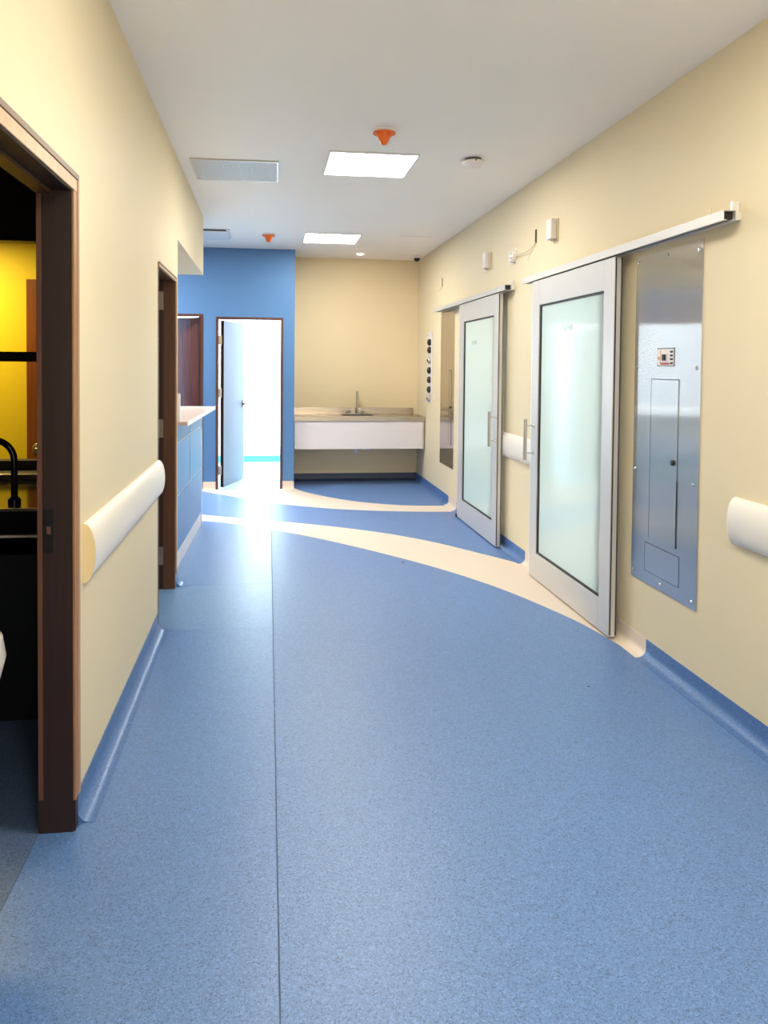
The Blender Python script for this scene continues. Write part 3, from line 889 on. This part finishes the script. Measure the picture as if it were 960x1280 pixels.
obj('apron', box(cx0 + 0.002, 1.925, cy0 + 0.012, cy0 + 0.032, 0.472, zt - 0.05), M['lam_white'], t)
obj('side_panel', box(1.9255, 1.948, cy0 + 0.02, cy1, 0.472, zt - 0.05), M['satin'], t)
obj('carcass', box(cx0 + 0.002, 1.925, cy0 + 0.033, cy1, 0.474, 0.490), M['lam_white'], t)
t = thing('sink_faucet', 'slim gooseneck faucet with two handles behind the alcove sink', 'faucet', (1.15, 9.87, 0.872))
b = obj('base_bar', box(1.02, 1.25, 9.850, 9.890, zt, zt + 0.018, 0.005), M['chrome'], t)
pts = [(1.148, 9.87, zt + 0.018), (1.148, 9.87, zt + 0.24)] + [(1.148, 9.87 - 0.06 + 0.06 * math.cos(a * PI / 10), zt + 0.24 + 0.06 * math.sin(a * PI / 10)) for a in range(1, 11)] + [(1.150, 9.75, zt + 0.20)]
obj('spout', tube(bm_new(), pts, 0.012, 12), M['satin'], t, True)
for x in (1.035, 1.24):
    hh = obj('handle', lathe(bm_new(), [(0.022, zt + 0.018), (0.022, zt + 0.038), (0.014, zt + 0.048), (0.0, zt + 0.05)], (x, 9.87, 0), 'Z', 14), M['satin'], t, True)
    obj('lever', box(x - 0.035, x + 0.035, 9.862, 9.878, zt + 0.036, zt + 0.046, 0.003), M['satin'], hh)
t = thing('drain_trap', 'white plastic drain trap hanging below the alcove sink', 'drain', (1.105, 9.6, 0.40))
obj('pipe', tube(bm_new(), smooth_path([(1.105, 9.62, 0.474), (1.105, 9.62, 0.43), (1.11, 9.64, 0.40), (1.112, 9.68, 0.40), (1.112, 9.71, 0.44), (1.112, 9.75, 0.45), (1.112, 9.949, 0.45)], 4), 0.02, 10), M['plasticw'], t, True)
obj('nut', lathe(bm_new(), [(0.0, 0.440), (0.028, 0.440), (0.028, 0.465), (0.0, 0.465)], (1.105, 9.62, 0), 'Z', 10), M['plasticw'], t)
t = thing('supply_valves', 'pair of small pale supply valves beside the drain trap', 'valve', (1.23, 9.6, 0.45))
for x in (1.19, 1.27):
    v = obj('valve', lathe(bm_new(), [(0.0, 0.440), (0.018, 0.440), (0.018, 0.462), (0.008, 0.466), (0.008, 0.474), (0, 0.474)], (x, 9.55, 0), 'Z', 12), M['plasticw'], t, True)
obj('crossbar', tube(bm_new(), [(1.19, 9.55, 0.452), (1.27, 9.55, 0.452)], 0.009, 8), M['plasticw'], t, True)

# ------------------------------------------------------------------ nurse counter on the left
ang = 0.026


def fx(y): return -0.653 + ang * (y - 5.774)     # cabinet face line, slightly turned


def slab_face(y0, y1, z0, z1, d0, d1):
    """block standing along the turned cabinet face between depths d0 and d1 from it"""
    return prism(bm_new(), [(fx(y0) + d0, y0), (fx(y0) + d1, y0), (fx(y1) + d1, y1), (fx(y1) + d0, y1)], 'Z', z0, z1)


t = thing('nurse_cabinet', 'blue fronted nurse station cabinet with pale plinth on the left', 'cabinet', (-0.95, 6.3, 0))
obj('body', slab_face(5.36, 7.25, 0.12, 1.075, -0.58, -0.0045), M['lam_gap'], t)
obj('plinth', slab_face(5.38, 7.24, 0.0015, 0.119, -0.56, -0.004), M['kick'], t)
ga = 0.003
for y0, y1 in ((5.37, 6.395), (6.405, 7.235)):
    obj('drawer_front', slab_face(y0 + ga, y1 - ga, 0.932, 1.068, -0.004, 0.0), M['lam_blue'], t)
    obj('door_front', slab_face(y0 + ga, y1 - ga, 0.540, 0.920, -0.004, 0.0), M['lam_blue'], t)
obj('lower_front', slab_face(5.376, 7.23, 0.126, 0.529, -0.004, 0.0), M['lam_blue'], t)
obj('end_panel', slab_face(7.2505, 7.268, 0.0015, 1.075, -0.58, 0.004), M['kick'], t)

t = thing('nurse_worktop', 'pale pinkish worktop overhanging the blue nurse cabinet', 'worktop', (-0.9, 6.3, 1.078))
wt = prism(bm_new(), [(-1.25, 5.362), (-0.551, 5.362), (-0.503, 7.385), (-1.25, 7.385)], 'Z', 1.082, 1.106)
obj('top', wt, M['top'], t)
obj('front_edge', prism(bm_new(), [(-0.551, 5.364), (-0.546, 5.364), (-0.498, 7.387), (-0.503, 7.387)], 'Z', 1.078, 1.108), M['plasticw'], t)
obj('end_edge', box(-1.25, -0.552, 5.356, 5.3615, 1.082, 1.106), M['topend'], t)
obj('underlay', prism(bm_new(), [(-1.2, 5.37), (-0.66, 5.37), (-0.62, 7.25), (-1.2, 7.25)], 'Z', 1.076, 1.0815), M['kick'], t)
obj('side_upstand', box(-1.2, -0.600, 5.3625, 5.380, 1.1065, 1.30, 0.003), M['plasticw'], t)

# ------------------------------------------------------------------ wash room seen through the left doorway
wn = sroot('window_1', (-1.7, 4.22, 0.955), 'dark framed internal window between the wash room and the yellow room')
for a in ((WPA, WPA + 0.04, 0.955, 2.17), (WPB - 0.04, WPB, 0.955, 2.17), (WPA + 0.04, WPB - 0.04, 0.955, 0.985), (WPA + 0.04, WPB - 0.04, 2.14, 2.17)):
    obj('window_frame', box(a[0], a[1], 4.215, 4.305, a[2], a[3]), M['black'], wn)
obj('glazing_bar', box(WPA + 0.04, WPB - 0.04, 4.225, 4.285, 1.508, 1.560), M['black'], wn)
for a, b in ((0.985, 1.508), (1.560, 2.14)):
    obj('pane', box(WPA + 0.04, WPB - 0.04, 4.252, 4.257, a, b), M['pane'], wn)

t = thing('wash_counter', 'black wash counter with steel edges in the dark room', 'counter', (-1.7, 3.7, 0))
obj('cabinet_body', box(-2.6, WL - 0.02, 3.32, 4.21, 0.0, 0.70), M['darkcab'], t)
obj('sink_apron', box(-2.6, WL - 0.02, 3.27, 3.30, 0.795, 0.888), M['blackgloss'], t)
obj('counter_top', box(-2.6, WL - 0.02, 3.27, 4.21, 0.888, 0.905, 0.003), M['blackgloss'], t)
obj('front_lip', box(-2.6, WL - 0.02, 3.262, 3.3, 0.785, 0.794), M['creamp'], t)  # pale colour stands in for light reflected on the steel lip
obj('back_ledge', box(-2.6, WL - 0.02, 4.06, 4.21, 0.9055, 0.935, 0.004), M['satin'], t)
obj('counter_edge', box(-2.6, WL - 0.02, 3.262, 3.27, 0.893, 0.905), M['satin'], t)

t = thing('wash_faucet', 'dark thick gooseneck faucet silhouetted against the yellow wall', 'faucet', (-1.10, 3.40, 0.905))
pts = [(-1.065, 3.38, 0.905), (-1.065, 3.38, 1.09)] + [(-1.065 - 0.085 + 0.085 * math.cos(a * PI / 12), 3.38, 1.09 + 0.085 * math.sin(a * PI / 12)) for a in range(1, 13)] + [(-1.235, 3.38, 1.05)]
obj('spout', tube(bm_new(), pts, 0.014, 12), M['blackgloss'], t, True)
obj('base', lathe(bm_new(), [(0.0, 0.9055), (0.026, 0.9055), (0.026, 0.925), (0.015, 0.935), (0.0, 0.935)], (-1.065, 3.38, 0), 'Z', 16), M['blackgloss'], t, True)

t = thing('white_bowl_fixture', 'white rounded bowl on a dark pedestal low in the dark room', 'bowl', (-0.955, 2.40, 0.0015))
c = (-0.955, 2.40, 0)
obj('bowl', lathe(bm_new(), [(0.0, 0.475), (0.09, 0.48), (0.145, 0.52), (0.165, 0.60), (0.155, 0.66), (0.12, 0.695), (0.11, 0.69), (0.135, 0.64), (0.10, 0.55), (0.0, 0.53)], c, 'Z', 64), M['ceramic'], t, True)
obj('pedestal', lathe(bm_new(), [(0.0, 0.0015), (0.09, 0.0015), (0.09, 0.03), (0.03, 0.05), (0.03, 0.475), (0.0, 0.475)], c, 'Z', 20), M['darkcab'], t, True)
